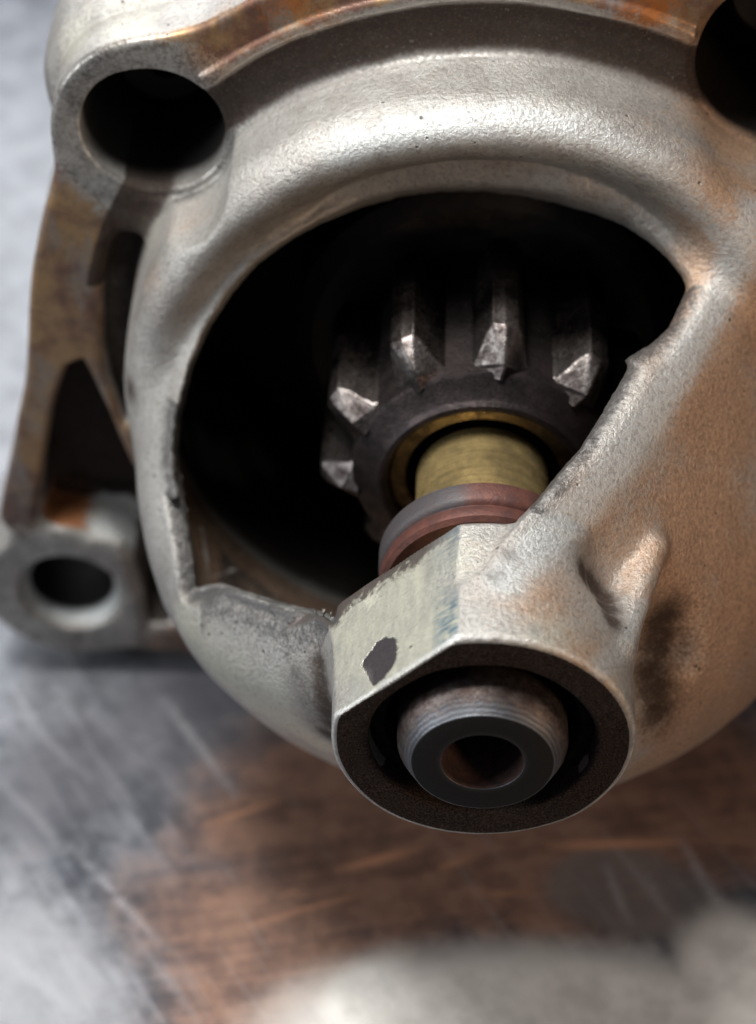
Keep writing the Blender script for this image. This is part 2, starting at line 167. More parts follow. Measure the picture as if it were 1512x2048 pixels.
# ------------------------------------------------------------------ sparse surface nets
def build_casting():
    h = .033; B = 12
    lo = np.array([-6.4, -5.6, -8.2], np.float32); hi = np.array([4.4, 6.2, .16], np.float32)
    nb = np.ceil((hi-lo)/(h*B)).astype(int); n = nb*B
    F = np.empty(tuple(n), np.float32)
    bi = np.stack(np.meshgrid(*[np.arange(k) for k in nb], indexing='ij'), -1).reshape(-1, 3)
    c = lo+(bi*B+(B-1)/2)*h
    d = sdf(c[:, 0], c[:, 1], c[:, 2])
    keep = np.abs(d) < h*B*.87*1.25+.12
    Fb = F.reshape(nb[0], B, nb[1], B, nb[2], B)
    Fb[:] = d.reshape(tuple(nb)).astype(np.float32)[:, None, :, None, :, None]
    off = np.stack(np.meshgrid(*[np.arange(B)]*3, indexing='ij'), -1).reshape(-1, 3)
    kb = bi[keep]
    for s in range(0, len(kb), 400):
        k = kb[s:s+400]
        p = lo+((k[:, None, :]*B+off[None])*h).astype(np.float32)
        p = p.astype(np.float32)
        v = sdf(p[..., 0], p[..., 1], p[..., 2]).astype(np.float32).reshape(-1, B, B, B)
        for q, kk in enumerate(k): Fb[kk[0], :, kk[1], :, kk[2], :] = v[q]
    S = F < 0
    cs = np.zeros(tuple(n-1), np.int8)
    for a in (0, 1):
        for b in (0, 1):
            for e in (0, 1): cs += S[a:n[0]-1+a, b:n[1]-1+b, e:n[2]-1+e]
    act = (cs > 0) & (cs < 8)
    idx = np.full(act.shape, -1, np.int32); cells = np.argwhere(act); idx[act] = np.arange(len(cells))
    acc = np.zeros((len(cells), 3)); cnt = np.zeros(len(cells))
    corners = [(a, b, e) for a in (0, 1) for b in (0, 1) for e in (0, 1)]
    vals = {k: F[cells[:, 0]+k[0], cells[:, 1]+k[1], cells[:, 2]+k[2]] for k in corners}
    for k in corners:
        for ax in range(3):
            if k[ax] == 0:
                k2 = list(k); k2[ax] = 1; k2 = tuple(k2)
                f0, f1 = vals[k], vals[k2]; m_ = (f0 < 0) != (f1 < 0)
                t = np.where(m_, f0/np.where(m_, f0-f1, 1), 0)
                P = np.array(k, float)[None].repeat(len(cells), 0); P[:, ax] = t
                acc += P*m_[:, None]; cnt += m_
    V = (cells+acc/cnt[:, None])*h+lo
    quads = []
    for ax in range(3):
        o1, o2 = [(1, 2), (2, 0), (0, 1)][ax]
        sl0 = [slice(1, n[i]-1) for i in range(3)]; sl1 = list(sl0)
        sl0[ax] = slice(0, n[ax]-1); sl1[ax] = slice(1, n[ax])
        A, Bq = S[tuple(sl0)], S[tuple(sl1)]
        e = np.argwhere(A != Bq)
        inside = A[tuple(e.T)]
        base = e+np.array([0 if i == ax else 1 for i in range(3)])
        def cell(d1, d2):
            q = base.copy(); q[:, o1] -= d1; q[:, o2] -= d2
            return idx[tuple(q.T)]
        q = np.stack([cell(1, 1), cell(0, 1), cell(0, 0), cell(1, 0)], 1)
        q = np.where(inside[:, None], q, q[:, ::-1]); quads.append(q)
    Q = np.concatenate(quads); Q = Q[(Q >= 0).all(1)]
    # pull the vertices onto the exact surface
    for it in range(3):
        e = .006
        u, v, w = V.T
        f0 = sdf(u, v, w)
        g = np.stack([sdf(u+e, v, w)-f0, sdf(u, v+e, w)-f0, sdf(u, v, w+e)-f0], 1)/e
        g2 = np.maximum((g*g).sum(1), .3)
        st = -f0[:, None]*g/g2[:, None]
        V = V+np.clip(st, -.012, .012)*.9
    return V, Q
# ------------------------------------------------------------------ mesh helpers
def link_mesh(name, verts, faces, mat, parent=None, smooth=True, angle=None):
    me = bpy.data.meshes.new(name); me.from_pydata([tuple(p) for p in verts], [], [tuple(f) for f in faces]); me.update()
    o = bpy.data.objects.new(name, me); sc.collection.objects.link(o)
    if mat: me.materials.append(mat)
    if smooth:
        me.polygons.foreach_set('use_smooth', [True]*len(me.polygons))
        if angle:
            me.set_sharp_from_angle(angle=math.radians(angle))
    if parent is not None:
        o.parent = parent
    return o
def lathe(name, prof, mat, parent, seg=128, closed=False, angle=35, wob=0):
    """prof: (r, w) pairs turned about the shaft"""
    rnd = random.Random(len(prof)); vs = []; fs = []; n = len(prof)
    for i in range(seg):
        a = 2*math.pi*i/seg
        for r, w in prof:
            rr = r*(1+wob*math.sin(3*a+1)+wob*.6*math.sin(7*a))
            vs.append(tuple(W(rr*math.cos(a), rr*math.sin(a), w)))
    for i in range(seg):
        j = (i+1) % seg
        for k in range(n-1 if not closed else n):
            l = (k+1) % n
            fs.append((i*n+k, i*n+l, j*n+l, j*n+k))
    o = link_mesh(name, vs, fs, mat, parent, True, angle)
    import bmesh
    bm = bmesh.new(); bm.from_mesh(o.data); bmesh.ops.recalc_face_normals(bm, faces=bm.faces); bm.to_mesh(o.data); bm.free()
    return o
# ------------------------------------------------------------------ material helpers
class NT:
    def __init__(s, name):
        s.m = bpy.data.materials.new(name); s.m.use_nodes = True; s.t = s.m.node_tree
        s.b = s.t.nodes['Principled BSDF']; s.tc = s.t.nodes.new('ShaderNodeTexCoord').outputs['Object']
    def n(s, ty, **k):
        o = s.t.nodes.new(ty)
        for a, b in k.items(): setattr(o, a, b)
        return o
    def l(s, a, b): s.t.links.new(a, b)
    def put(s, sock, v):
        if isinstance(v, bpy.types.NodeSocket): s.l(v, sock)
        else: sock.default_value = v
    def noise(s, scale, detail=5, rough=.6, vec=None, dist=0, stretch=None, rot=None):
        o = s.n('ShaderNodeTexNoise'); o.inputs['Scale'].default_value = scale; o.inputs['Detail'].default_value = detail
        o.inputs['Roughness'].default_value = rough; o.inputs['Distortion'].default_value = dist
        v = vec or s.tc
        if stretch or rot:
            mp = s.n('ShaderNodeMapping'); s.l(v, mp.inputs['Vector'])
            if rot:
                mp.inputs['Rotation'].default_value = rot
                mp2 = s.n('ShaderNodeMapping'); s.l(mp.outputs[0], mp2.inputs['Vector']); mp = mp2
            if stretch: mp.inputs['Scale'].default_value = stretch
            v = mp.outputs[0]
        s.l(v, o.inputs['Vector']); return o.outputs['Fac']
    def math(s, op, a, b=0.0, c=0.0, clamp=False):
        o = s.n('ShaderNodeMath', operation=op); o.use_clamp = clamp
        s.put(o.inputs[0], a); s.put(o.inputs[1], b)
        if len(o.inputs) > 2: s.put(o.inputs[2], c)
        return o.outputs[0]
    def ramp(s, v, a, b, lo=0., hi=1.):
        o = s.n('ShaderNodeMapRange'); o.interpolation_type = 'SMOOTHSTEP'; s.put(o.inputs[0], v)
        o.inputs[1].default_value = a; o.inputs[2].default_value = b; o.inputs[3].default_value = lo; o.inputs[4].default_value = hi
        return o.outputs[0]
    def mix(s, f, a, b):
        o = s.n('ShaderNodeMix', data_type='RGBA'); s.put(o.inputs[0], f)
        s.put(o.inputs[6], a if isinstance(a, bpy.types.NodeSocket) else (*a, 1)); s.put(o.inputs[7], b if isinstance(b, bpy.types.NodeSocket) else (*b, 1))
        return o.outputs[2]
    def attr(s, name): return s.n('ShaderNodeAttribute', attribute_name=name).outputs['Fac']
    def bump(s, hgt, strength, dist, nrm=None):
        o = s.n('ShaderNodeBump'); s.put(o.inputs['Height'], hgt); o.inputs['Strength'].default_value = strength; o.inputs['Distance'].default_value = dist
        if nrm: s.l(nrm, o.inputs['Normal'])
        return o.outputs[0]
    def sep(s):
        o = s.n('ShaderNodeSeparateXYZ'); s.l(s.tc, o.inputs[0]); return o.outputs
    def out(s, col=None, rough=None, metal=None, nrm=None, spec=None):
        if col is not None: s.put(s.b.inputs['Base Color'], col if isinstance(col, bpy.types.NodeSocket) else (*col, 1))
        if rough is not None: s.put(s.b.inputs['Roughness'], rough)
        if metal is not None: s.put(s.b.inputs['Metallic'], metal)
        if nrm is not None: s.l(nrm, s.b.inputs['Normal'])
        if spec is not None: s.b.inputs['Specular IOR Level'].default_value = spec
        return s.m
# ------------------------------------------------------------------ materials
def mat_cast():
    t = NT('cast_aluminium')
    big = t.noise(.9, 6, .62); med = t.noise(4.5, 6, .65); fine = t.noise(26, 4, .6); grit = t.noise(60, 3, .6)
    wob = t.math('ADD', t.math('MULTIPLY', t.math('SUBTRACT', med, .5), .95), t.math('MULTIPLY', t.math('SUBTRACT', fine, .5), .75))
    def chan(name, a, b): return t.ramp(t.math('ADD', t.attr(name), wob), a, b)
    col = t.mix(t.ramp(big, .35, .68), (.47, .45, .42), (.35, .325, .30))
    col = t.mix(t.ramp(med, .38, .75, 0, .6), col, (.56, .56, .54))
    col = t.mix(t.math('MULTIPLY', chan('cream', .1, .9), .7), col, (.62, .60, .50))
    tan = t.mix(t.ramp(fine, .3, .7), (.58, .36, .215), (.38, .225, .135))
    col = t.mix(t.math('MULTIPLY', chan('tan', .05, .85), .85), col, tan)
    col = t.mix(t.math('MULTIPLY', chan('silver_glint', .15, .8), .85), col, t.mix(fine, (.54, .56, .56), (.67, .685, .67)))  # highlight along ridge, drum roll and rib put into the colour
    rust = t.mix(t.ramp(t.noise(2.2, 4, .55), .35, .65), (.42, .25, .11), (.17, .075, .05))
    rust = t.mix(t.ramp(t.noise(1.7, 4, .6, stretch=(2, 1, .6)), .48, .66, 0, .7), rust, (.30, .27, .245))
    col = t.mix(t.math('MULTIPLY', chan('rust', .10, .55), .9), col, rust)
    fl = t.attr('orange'); col = t.mix(t.math('MULTIPLY', t.ramp(t.math('ADD', fl, wob), .2, .7), .9), col, (.50, .17, .04))
    grey = t.mix(t.ramp(fine, .3, .7), (.105, .105, .108), (.06, .057, .057))
    gm = t.math('MULTIPLY', chan('grey', .2, .7), .85); col = t.mix(gm, col, grey)
    soot_shade = t.mix(t.ramp(fine, .35, .75), (.022, .014, .011), (.060, .038, .028))
    sm = t.math('MULTIPLY', t.ramp(t.math('ADD', t.attr('soot_shade'), t.math('MULTIPLY', wob, .7)), .08, 1.0), .95); col = t.mix(sm, col, soot_shade)  # real soot together with painted shade in cove, hollows and slot
    grain = t.noise(21, 4, .68)
    col = t.mix(t.ramp(grain, .36, .50, .32, 0), col, (.11, .09, .08))
    col = t.mix(t.ramp(grain, .60, .74, 0, .20), col, (.62, .60, .56))
    # shade of the cavity and bolt holes put into the colour
    gi = t.attr('deep_shade'); col = t.mix(gi, col, (.012, .010, .009))
    # machined nose flat with a shield-shaped bare patch
    fl_ = t.attr('flat')
    brushed = t.noise(7, 5, .65, rot=(0, 0, 0), stretch=(1.2, .35, 1.2)); br2 = t.noise(1.0, 4, .7, stretch=(5, 34, 5))
    fc = t.mix(t.ramp(brushed, .35, .65), (.68, .66, .54), (.54, .53, .45))
    fc = t.mix(t.ramp(br2, .58, .72, 0, .55), fc, (.16, .19, .21))
    pat = t.math('ADD', t.attr('patch'), t.math('MULTIPLY', t.math('SUBTRACT', t.noise(7, 5, .6), .5), .32))
    fc = t.mix(t.ramp(pat, .47, .53), fc, (.085, .075, .08))
    et = t.ramp(t.math('ADD', t.attr('flatedge'), t.math('MULTIPLY', t.math('SUBTRACT', t.noise(8, 6, .65), .5), 1.2)), .38, .66)
    fc = t.mix(et, fc, (.15, .125, .11))
    blue = t.math('MULTIPLY', t.attr('flatblue'), t.ramp(t.noise(1.0, 4, .6, stretch=(6, 30, 6)), .4, .6)); fc = t.mix(blue, fc, (.14, .24, .31))
    col = t.mix(fl_, col, fc)
    # sooty nose face
    s = t.attr('nose'); nf = t.mix(t.ramp(grit, .35, .7), (.014, .010, .009), (.075, .054, .044))
    sf = t.ramp(t.math('ADD', s, t.math('MULTIPLY', t.math('SUBTRACT', med, .5), .35)), .45, .55)
    col = t.mix(sf, col, nf)
    # pores
    pr = t.n('ShaderNodeTexVoronoi'); pr.inputs['Scale'].default_value = 5.5; t.l(t.tc, pr.inputs['Vector'])
    prm = t.ramp(t.math('ADD', pr.outputs['Distance'], t.math('MULTIPLY', t.ramp(t.noise(2.2, 3), .40, .62), .25)), .07, .13, 1, 0)
    col = t.mix(t.math('MULTIPLY', prm, .8), col, (.06, .05, .045))
    col = t.mix(t.ramp(grit, .60, .75, 0, .5), col, (.12, .10, .085))
    worn = t.attr('worn'); col = t.mix(t.math('MULTIPLY', t.ramp(t.math('ADD', worn, wob), .35, .8), .8), col, (.78, .77, .74))
    # relief
    hgt = t.math('ADD', t.math('MULTIPLY', grain, 1.1), t.math('MULTIPLY', t.noise(70, 3, .6), .4))
    hgt = t.math('SUBTRACT', hgt, t.math('MULTIPLY', prm, .5))
    hgt = t.math('MULTIPLY', hgt, t.math('SUBTRACT', 1.0, t.math('MULTIPLY', t.math('MAXIMUM', fl_, t.attr('smooth')), .8)))
    hgt = t.math('ADD', hgt, t.math('MULTIPLY', t.math('MULTIPLY', br2, fl_), .2))
    hgt = t.math('SUBTRACT', hgt, t.math('MULTIPLY', t.math('MULTIPLY', t.ramp(pat, .47, .53), fl_), 1.2))
    n1 = t.bump(hgt, .68, .024)
    ch = t.noise(3.2, 3, .5); n1 = t.bump(ch, .12, .08, n1)
    rg = t.math('ADD', t.ramp(fine, .2, .8, .34, .52), t.math('MULTIPLY', sm, .25))
    rg = t.math('ADD', rg, t.math('MULTIPLY', t.math('MAXIMUM', sf, gi), .25), clamp=True)
    mt = t.math('MULTIPLY', .56, t.math('SUBTRACT', 1.0, t.math('MAXIMUM', t.math('MAXIMUM', sf, gi), sm)))
    t.put(t.b.inputs['Specular IOR Level'], t.math('MULTIPLY', .5, t.math('SUBTRACT', 1.0, t.math('MULTIPLY', .8, t.math('MAXIMUM', t.math('MAXIMUM', sf, gi), sm)))))
    return t.out(col, rg, mt, n1)
def mat_metal(name, c0, c1, rough, metal=1., scale=6, bump=.15, dirt=(.03, .025, .022), dirt_amt=.5, turned=False, spec=None, depth_shade=False):
    t = NT(name)
    a = t.noise(scale, 6, .65); b = t.noise(scale*6, 4, .6)
    col = t.mix(t.ramp(a, .35, .65), c0, c1)
    if turned:
        r_ = t.noise(1.0, 4, .7, stretch=(.6, 30, .6)); col = t.mix(t.ramp(r_, .45, .62, 0, .45), col, tuple(k*.5 for k in c1))
    if depth_shade: col = t.mix(t.ramp(t.math('ADD', t.sep()[1], t.math('MULTIPLY', t.noise(4, 4), .4)), 4.15, 4.75, 0, .93), col, (.012, .010, .010))  # fade into shadow towards the rear, painted by depth
    dm = t.math('MULTIPLY', t.ramp(t.math('ADD', t.noise(scale*.5, 6, .7), t.math('MULTIPLY', b, .3)), .60, .80), dirt_amt)
    col = t.mix(dm, col, dirt)
    rg = t.math('ADD', t.ramp(b, .3, .7, rough-.06, rough+.1), t.math('MULTIPLY', dm, .3))
    return t.out(col, rg, metal, t.bump(t.math('ADD', b, t.math('MULTIPLY', a, .6)), bump, .03), spec)
M_CAST = mat_cast()
M_TOOTH = mat_metal('gear_steel', (.22, .20, .19), (.10, .082, .08), .34, 1., 5, .25, dirt_amt=.85, depth_shade=True)
M_HUB = mat_metal('dark_gear_hub', (.060, .046, .046), (.028, .023, .024), .42, .8, 5, .25, depth_shade=True)
M_BRASS = mat_metal('bronze_bushing', (.26, .19, .11), (.15, .11, .065), .45, 1., 6, .15)
M_GOLD = mat_metal('zinc_plated_shaft', (.85, .62, .27), (.62, .46, .21), .30, .75, 3, .12, dirt_amt=.45, turned=True)
M_CAN = mat_metal('black_painted_steel', (.02, .02, .022), (.035, .035, .04), .5, .2, 2, .2)
M_BLACK = mat_metal('oily_black_steel', (.012, .011, .011), (.02, .018, .017), .5, .3, 5, .3)
M_SLEEVE = mat_metal('blackened_bearing_sleeve', (.010, .008, .007), (.022, .017, .014), .8, .0, 12, .5, spec=.08)
def mat_collar():
    t = NT('rusty_stop_collar'); x = t.sep()
    a = t.noise(7, 5, .65); f = t.noise(38, 4, .65)
    col = t.mix(t.ramp(a, .35, .65), (.155, .06, .045), (.10, .043, .036))
    # bare blue-grey steel on the upper left part
    k = t.math('ADD', x[0], t.math('MULTIPLY', t.math('SUBTRACT', a, .5), .25))
    bare = t.math('MULTIPLY', t.ramp(k, -.30, -.08, 1, 0), t.ramp(t.math('ADD', x[1], t.math('MULTIPLY', a, .05)), 2.12, 2.2))
    col = t.mix(t.math('MULTIPLY', bare, t.ramp(f, .3, .6, .55, 1)), col, (.075, .075, .08))
    col = t.mix(t.ramp(f, .55, .75, 0, .5), col, (.07, .03, .025))
    return t.out(col, .52, .35, t.bump(t.math('ADD', a, f), .3, .02))
def mat_shaft_end():
    t = NT('steel_shaft_end'); x = t.sep()
    a = t.noise(8, 6, .7); f = t.noise(45, 4, .65)
    w = t.math('MULTIPLY', x[1], -1.0)
    rr = t.math('SQRT', t.math('ADD', t.math('MULTIPLY', x[0], x[0]), t.math('MULTIPLY', x[2], x[2])))
    ring = t.n('ShaderNodeTexWave', wave_type='BANDS', bands_direction='Y'); t.l(t.tc, ring.inputs[0]); ring.inputs['Scale'].default_value = 7; ring.inputs['Distortion'].default_value = 2.5
    col = t.mix(t.ramp(a, .35, .62), (.20, .17, .16), (.10, .07, .062))
    bare = t.ramp(t.math('ADD', w, t.math('MULTIPLY', t.math('SUBTRACT', a, .5), .40)), .10, .24)
    col = t.mix(bare, col, t.mix(ring.outputs['Fac'], (.21, .22, .24), (.11, .11, .118)))
    face = t.math('MULTIPLY', t.ramp(rr, .655, .662, 1, 0), t.ramp(w, .262, .27))
    col = t.mix(face, col, t.mix(t.ramp(f, .3, .7), (.008, .008, .008), (.020, .019, .018)))
    hole = t.math('MULTIPLY', t.ramp(rr, .385, .39, 1, 0), 1.0)
    col = t.mix(hole, col, t.mix(t.ramp(a, .4, .6), (.075, .035, .03), (.04, .022, .02)))
    dark = t.math('MAXIMUM', face, hole)
    rg = t.math('ADD', t.ramp(f, .3, .7, .42, .60), t.math('MULTIPLY', dark, .25))
    mt = t.math('SUBTRACT', .95, t.math('MULTIPLY', dark, .75))
    return t.out(col, rg, mt, t.bump(t.math('ADD', f, a), .22, .02))
M_COLLAR = mat_collar(); M_SHAFT = mat_shaft_end()
# ------------------------------------------------------------------ the starter motor
motor = bpy.data.objects.new('starter_motor', None); sc.collection.objects.link(motor)
motor.location = (0, 5.5, TABLE_Z); motor['label'] = 'worn cast aluminium starter motor with a toothed pinion inside its window, on the rusty bench'
motor['category'] = 'starter motor'
def adopt(o, p=None):                          # parent and keep the world place
    o.parent = p or motor
    off = Vector((0, 0, 0)); q = o.parent
    while q is not None: off += q.location; q = q.parent
    o.location = -off; return o
V, Q = build_casting()
XYZ = np.stack([V[:, 0], -V[:, 2], V[:, 1]], 1)
me = bpy.data.meshes.new('nose_housing')
me.vertices.add(len(XYZ)); me.vertices.foreach_set('co', XYZ.astype(np.float32).ravel())
me.loops.add(Q.size); me.loops.foreach_set('vertex_index', Q.astype(np.int32).ravel())
me.polygons.add(len(Q)); me.polygons.foreach_set('loop_start', np.arange(0, Q.size, 4, dtype=np.int32))
me.polygons.foreach_set('use_smooth', np.ones(len(Q), bool))
me.update(calc_edges=True); me.validate(); me.materials.append(M_CAST)
print('housing', len(XYZ), 'verts', len(Q), 'quads')
housing = bpy.data.objects.new('nose_housing', me); sc.collection.objects.link(housing); adopt(housing)
u, v, w = V.T; r = np.hypot(u, v); th = np.arctan2(v, u)
A = {k: np.zeros(len(V)) for k in ('soot_shade', 'tan', 'grey', 'cream', 'silver_glint')}
for (a, b, c, rad, ch, amp) in STAINS_AND_SHADING:
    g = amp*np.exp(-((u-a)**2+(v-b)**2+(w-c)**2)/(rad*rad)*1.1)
    k = ('soot_shade', 'tan', 'grey', 'cream', 'silver_glint')[ch]
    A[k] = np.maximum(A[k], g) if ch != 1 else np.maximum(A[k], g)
_, drum, bell = shell_parts(u, v, w)
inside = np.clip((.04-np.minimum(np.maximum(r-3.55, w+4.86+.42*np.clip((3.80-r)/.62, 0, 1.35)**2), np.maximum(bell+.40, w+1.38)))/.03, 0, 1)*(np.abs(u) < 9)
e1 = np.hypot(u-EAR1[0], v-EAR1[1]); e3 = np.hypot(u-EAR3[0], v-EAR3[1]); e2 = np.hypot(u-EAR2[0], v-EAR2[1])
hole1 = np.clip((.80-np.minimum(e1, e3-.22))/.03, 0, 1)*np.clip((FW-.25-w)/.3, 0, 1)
A['deep_shade'] = np.clip(np.maximum(inside*np.clip((-w-4.0)/.8, .0, 1), hole1*.95), 0, 1)*(w < -1.36)  # interior blackened as painted shade
A['deep_shade'] = np.maximum(A['deep_shade'], np.maximum((e1 < .82)*np.clip((FW-.10-w)/.25, 0, 1)*.95, np.maximum((e2 < .56)*np.clip((FW-.20-w)/.08, 0, 1), (e3 < 1.15)*np.clip((FW-.0-w)/.2, 0, 1))))
flange_face = np.clip((w+5.78)/.08, 0, 1)*np.clip((-5.5-w)/.06, 0, 1)
ringz = flange_face*np.clip((r-4.5)/.1, 0, 1)*np.clip((e1-.95)/.35, 0, 1)*np.clip((e2-.9)/.6, 0, 1)
A['soot_shade'] = np.maximum(A['soot_shade'], (v > .8)*np.clip((4.9-w*-1+1.0)*0+1, 0, 1)*np.clip((-w-5.12)/.3, 0, 1)*np.clip((4.46-r)/.05, 0, 1)*np.clip((r-3.84)/.14, 0, 1)*1.0)  # shade on the front-facing cove wall, painted dark
A['rust'] = np.maximum(ringz*.62, flange_face*np.clip((-3.6-u)/.3, 0, 1)*np.clip((e1-.95)/.5, 0, 1)*np.clip((e2-1.0)/.6, 0, 1)*(v < 3.2)*.7)
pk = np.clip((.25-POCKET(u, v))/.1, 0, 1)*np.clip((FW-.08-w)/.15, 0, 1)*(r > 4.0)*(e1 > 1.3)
A['soot_shade'] = np.maximum(A['soot_shade'], (seg2(u, v, *GEO['slot'], .25) < 0)*np.clip((FW-.06-w)/.1, 0, 1)*(r > 4.0)*1.3)  # dark of the narrow gap painted on its walls
A['soot_shade'] = np.maximum(A['soot_shade'], pk*np.clip((v+2.70)/.15+ (w < -6.3)*3, 0, 1)*1.1)  # pocket floor and upper walls darkened
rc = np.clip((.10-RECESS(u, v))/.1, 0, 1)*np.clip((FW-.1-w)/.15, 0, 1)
A['soot_shade'] = np.maximum(A['soot_shade'], rc*.8)  # left recess darkened evenly
A['orange'] = flange_face*(np.exp(-((u+2.0)**2+(v-4.45)**2)/.18)*.55+np.exp(-((u-1.5)**2+(v-4.55)**2)/.2)*.65) \
    + np.exp(-((u+5.02)**2+(v+2.95)**2)/.09)*np.clip((FW-.08-w)/.1, 0, 1)*1.3
dfl = (-u+v)*.70711-1.19
A['flat'] = np.clip((dfl+.018)/.012, 0, 1)*(w > -1.63)*(w < .01)*(r < 2.4)
q = (u+v)*.70711                              # along the flat
A['patch'] = np.clip(1-np.hypot((q+.20)/.25, (w+.32)/.27)*.5, 0, 1)*A['flat']
A['flatedge'] = np.clip((-w-1.05)/.5, 0, 1)+.8*np.clip((.06+w)/.06, 0, 1)*.5+np.clip((-.62-q)/.2, 0, 1)*.3
A['flatblue'] = np.clip((q-.45)/.2, 0, 1)*.9
fw_ = np.clip((w+.045)/.02, 0, 1)
A['nose'] = np.clip(fw_*np.clip((r if True else r)*0+(1.385-r)/.04, 0, 1)*np.clip((1.175-(-u+v)*.70711)/.03, 0, 1)+(r < 1.06)*1.0*(w > -1.6), 0, 1)
edge = np.exp(-((r-1.40)/.035)**2)*np.exp(-((w+.02)/.05)**2)
edgeflat = np.exp(-((dfl)/.03)**2)*np.exp(-((w+.01)/.04)**2)*(r < 1.45)
cr = u*E1[0]+v*E1[1]+w*E1[2], u*E2[0]+v*E2[1]+w*E2[2]
wd = WINDOW(*cr)
lipe = np.exp(-((r-4.45)/.07)**2)*np.clip((w+5.6)/.1, 0, 1)*(w < -5.3)
A['worn'] = np.clip(edge*.72+edgeflat*.9+lipe*.6+np.exp(-(wd/.035)**2)*(w > -4.3)*(w < -1.5)*.55*(u < .2)*(1-A['flat']), 0, 1)
cutf = np.clip((.03-wd)/.02, 0, 1)*(w < -1.3)*(u < -1.2)*(w > -4.4)*(1-inside)
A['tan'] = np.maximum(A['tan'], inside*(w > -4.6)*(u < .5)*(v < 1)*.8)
A['soot_shade'] = np.maximum(A['soot_shade'], inside*(w > -4.6)*(v < 1)*.52)  # lower inner wall darkened
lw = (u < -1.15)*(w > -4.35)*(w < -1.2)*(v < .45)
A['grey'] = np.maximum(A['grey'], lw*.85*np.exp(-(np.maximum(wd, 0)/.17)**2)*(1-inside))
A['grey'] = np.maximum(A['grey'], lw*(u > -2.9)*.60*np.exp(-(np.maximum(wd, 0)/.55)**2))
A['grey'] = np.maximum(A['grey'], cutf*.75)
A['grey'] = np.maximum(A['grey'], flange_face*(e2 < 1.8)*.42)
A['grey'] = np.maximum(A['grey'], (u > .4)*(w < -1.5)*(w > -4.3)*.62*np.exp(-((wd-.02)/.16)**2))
A['silver_glint'] = np.maximum(A['silver_glint'], pk*(u > -4.8)*np.clip((-2.75-v)/.15, 0, 1)*(w > -6.35)*1.0)
A['silver_glint'] = np.maximum(A['silver_glint'], (e2 < .65)*np.clip((w-FW+.3)/.05, 0, 1)*(flange_face < .5))
A['grey'] = np.maximum(A['grey'], flange_face*np.clip((1.15-e1)/.1, 0, 1)*.42)
A['smooth'] = np.clip(flange_face+cutf*.5, 0, 1)
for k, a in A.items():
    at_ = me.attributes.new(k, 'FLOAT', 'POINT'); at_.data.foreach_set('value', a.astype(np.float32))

# shaft end with bevel and centre hole, bearing sleeve
N = 12
prof = [(0, -.62), (.30, -.52), (.375, -.42), (.375, .24), (.392, .268), (.655, .276)]
prof += [(.665+.002, .27)]
prof += [(.675, .255), (.70, .215), (.735, .16), (.765, .11), (.785, .07), (.797, .03)]
prof += [(.80, -.02), (.80, -1.55), (.70, -1.6)]
shaft_end = lathe('shaft_end', prof, M_SHAFT, None, 160, angle=30)
shaft = lathe('pinion_shaft', [(.70, -1.5), (.69, -1.6), (.69, -3.60), (.67, -3.63), (.60, -3.64)], M_GOLD, None, 128)
core = lathe('shaft_core', [(.60, -3.60), (.60, -7.4), (0, -7.4)], M_BLACK, None, 64)
adopt(shaft); adopt(shaft_end, shaft); adopt(core, shaft)
adopt(lathe('bearing_sleeve', [(1.075, -.22), (1.045, -.20), (.93, -.20), (.91, -.23), (.91, -1.2)], M_SLEEVE, None, 128))
collar = lathe('stop_collar', [(.70, -1.93), (.97, -1.93), (1.02, -1.97), (1.035, -2.06), (1.02, -2.10), (.985, -2.12), (.985, -2.15), (1.02, -2.17), (1.045, -2.22), (1.045, -2.40), (1.01, -2.44), (.70, -2.44)], M_COLLAR, None, 128)
adopt(collar)
# pinion: hub, bushing, ten teeth
pinion = lathe('pinion_gear', [(.98, -4.2), (.98, -3.56), (1.0, -3.50), (1.05, -3.47), (1.09, -3.48), (1.12, -3.52), (1.14, -3.55), (1.33, -3.64), (1.37, -3.68), (1.37, -5.7), (.7, -5.7)], M_HUB, None, 160)
adopt(pinion)
adopt(lathe('bushing', [(.80, -5.0), (.80, -3.62), (.82, -3.59), (.96, -3.59), (.978, -3.62), (.978, -4.2)], M_BRASS, None, 128), pinion)
sec = [(-.30, 1.32), (-.262, 1.38), (-.228, 1.50), (-.19, 1.63), (-.135, 1.735), (0, 1.76), (.135, 1.735), (.19, 1.63), (.228, 1.50), (.262, 1.38), (.30, 1.32)]
def tooth_mesh():
    vs = []; fs = []; n = len(sec)
    st = [(-3.70, .0), (-3.72, .0)]
    front = []
    for (x, y) in sec: front.append((x, y, -3.66-.72*max(0, y-1.38)-.40*abs(x)))
    ring2 = [(x*1.0, y, z-.05) for x, y, z in front]
    rings = [[(x*.86, y-.02*(y > 1.2), z) for x, y, z in front], ring2, [(x, y, -5.4) for x, y in sec], [(x*.9, y*.97, -5.5) for x, y in sec]]
    for R_ in rings: vs += [tuple(W(*p)) for p in R_]
    for k in range(len(rings)-1):
        for i in range(n-1): fs.append((k*n+i, k*n+i+1, (k+1)*n+i+1, (k+1)*n+i))
    c = len(vs); vs.append(tuple(W(0.03, 1.50, -3.66))); vs.append(tuple(W(0, 1.34, -3.60)))
    for i in range(n-1): fs.append((c, i+1, i))
    fs.append((c, 0, c+1)); fs.append((c, c+1, n-1))
    return vs, fs
tv, tf = tooth_mesh()
tooth0 = link_mesh('tooth', tv, tf, M_TOOTH, None, True, 24)
bv = tooth0.modifiers.new('bevel', 'BEVEL'); bv.width = .018; bv.segments = 2; bv.limit_method = 'ANGLE'; bv.angle_limit = math.radians(26)
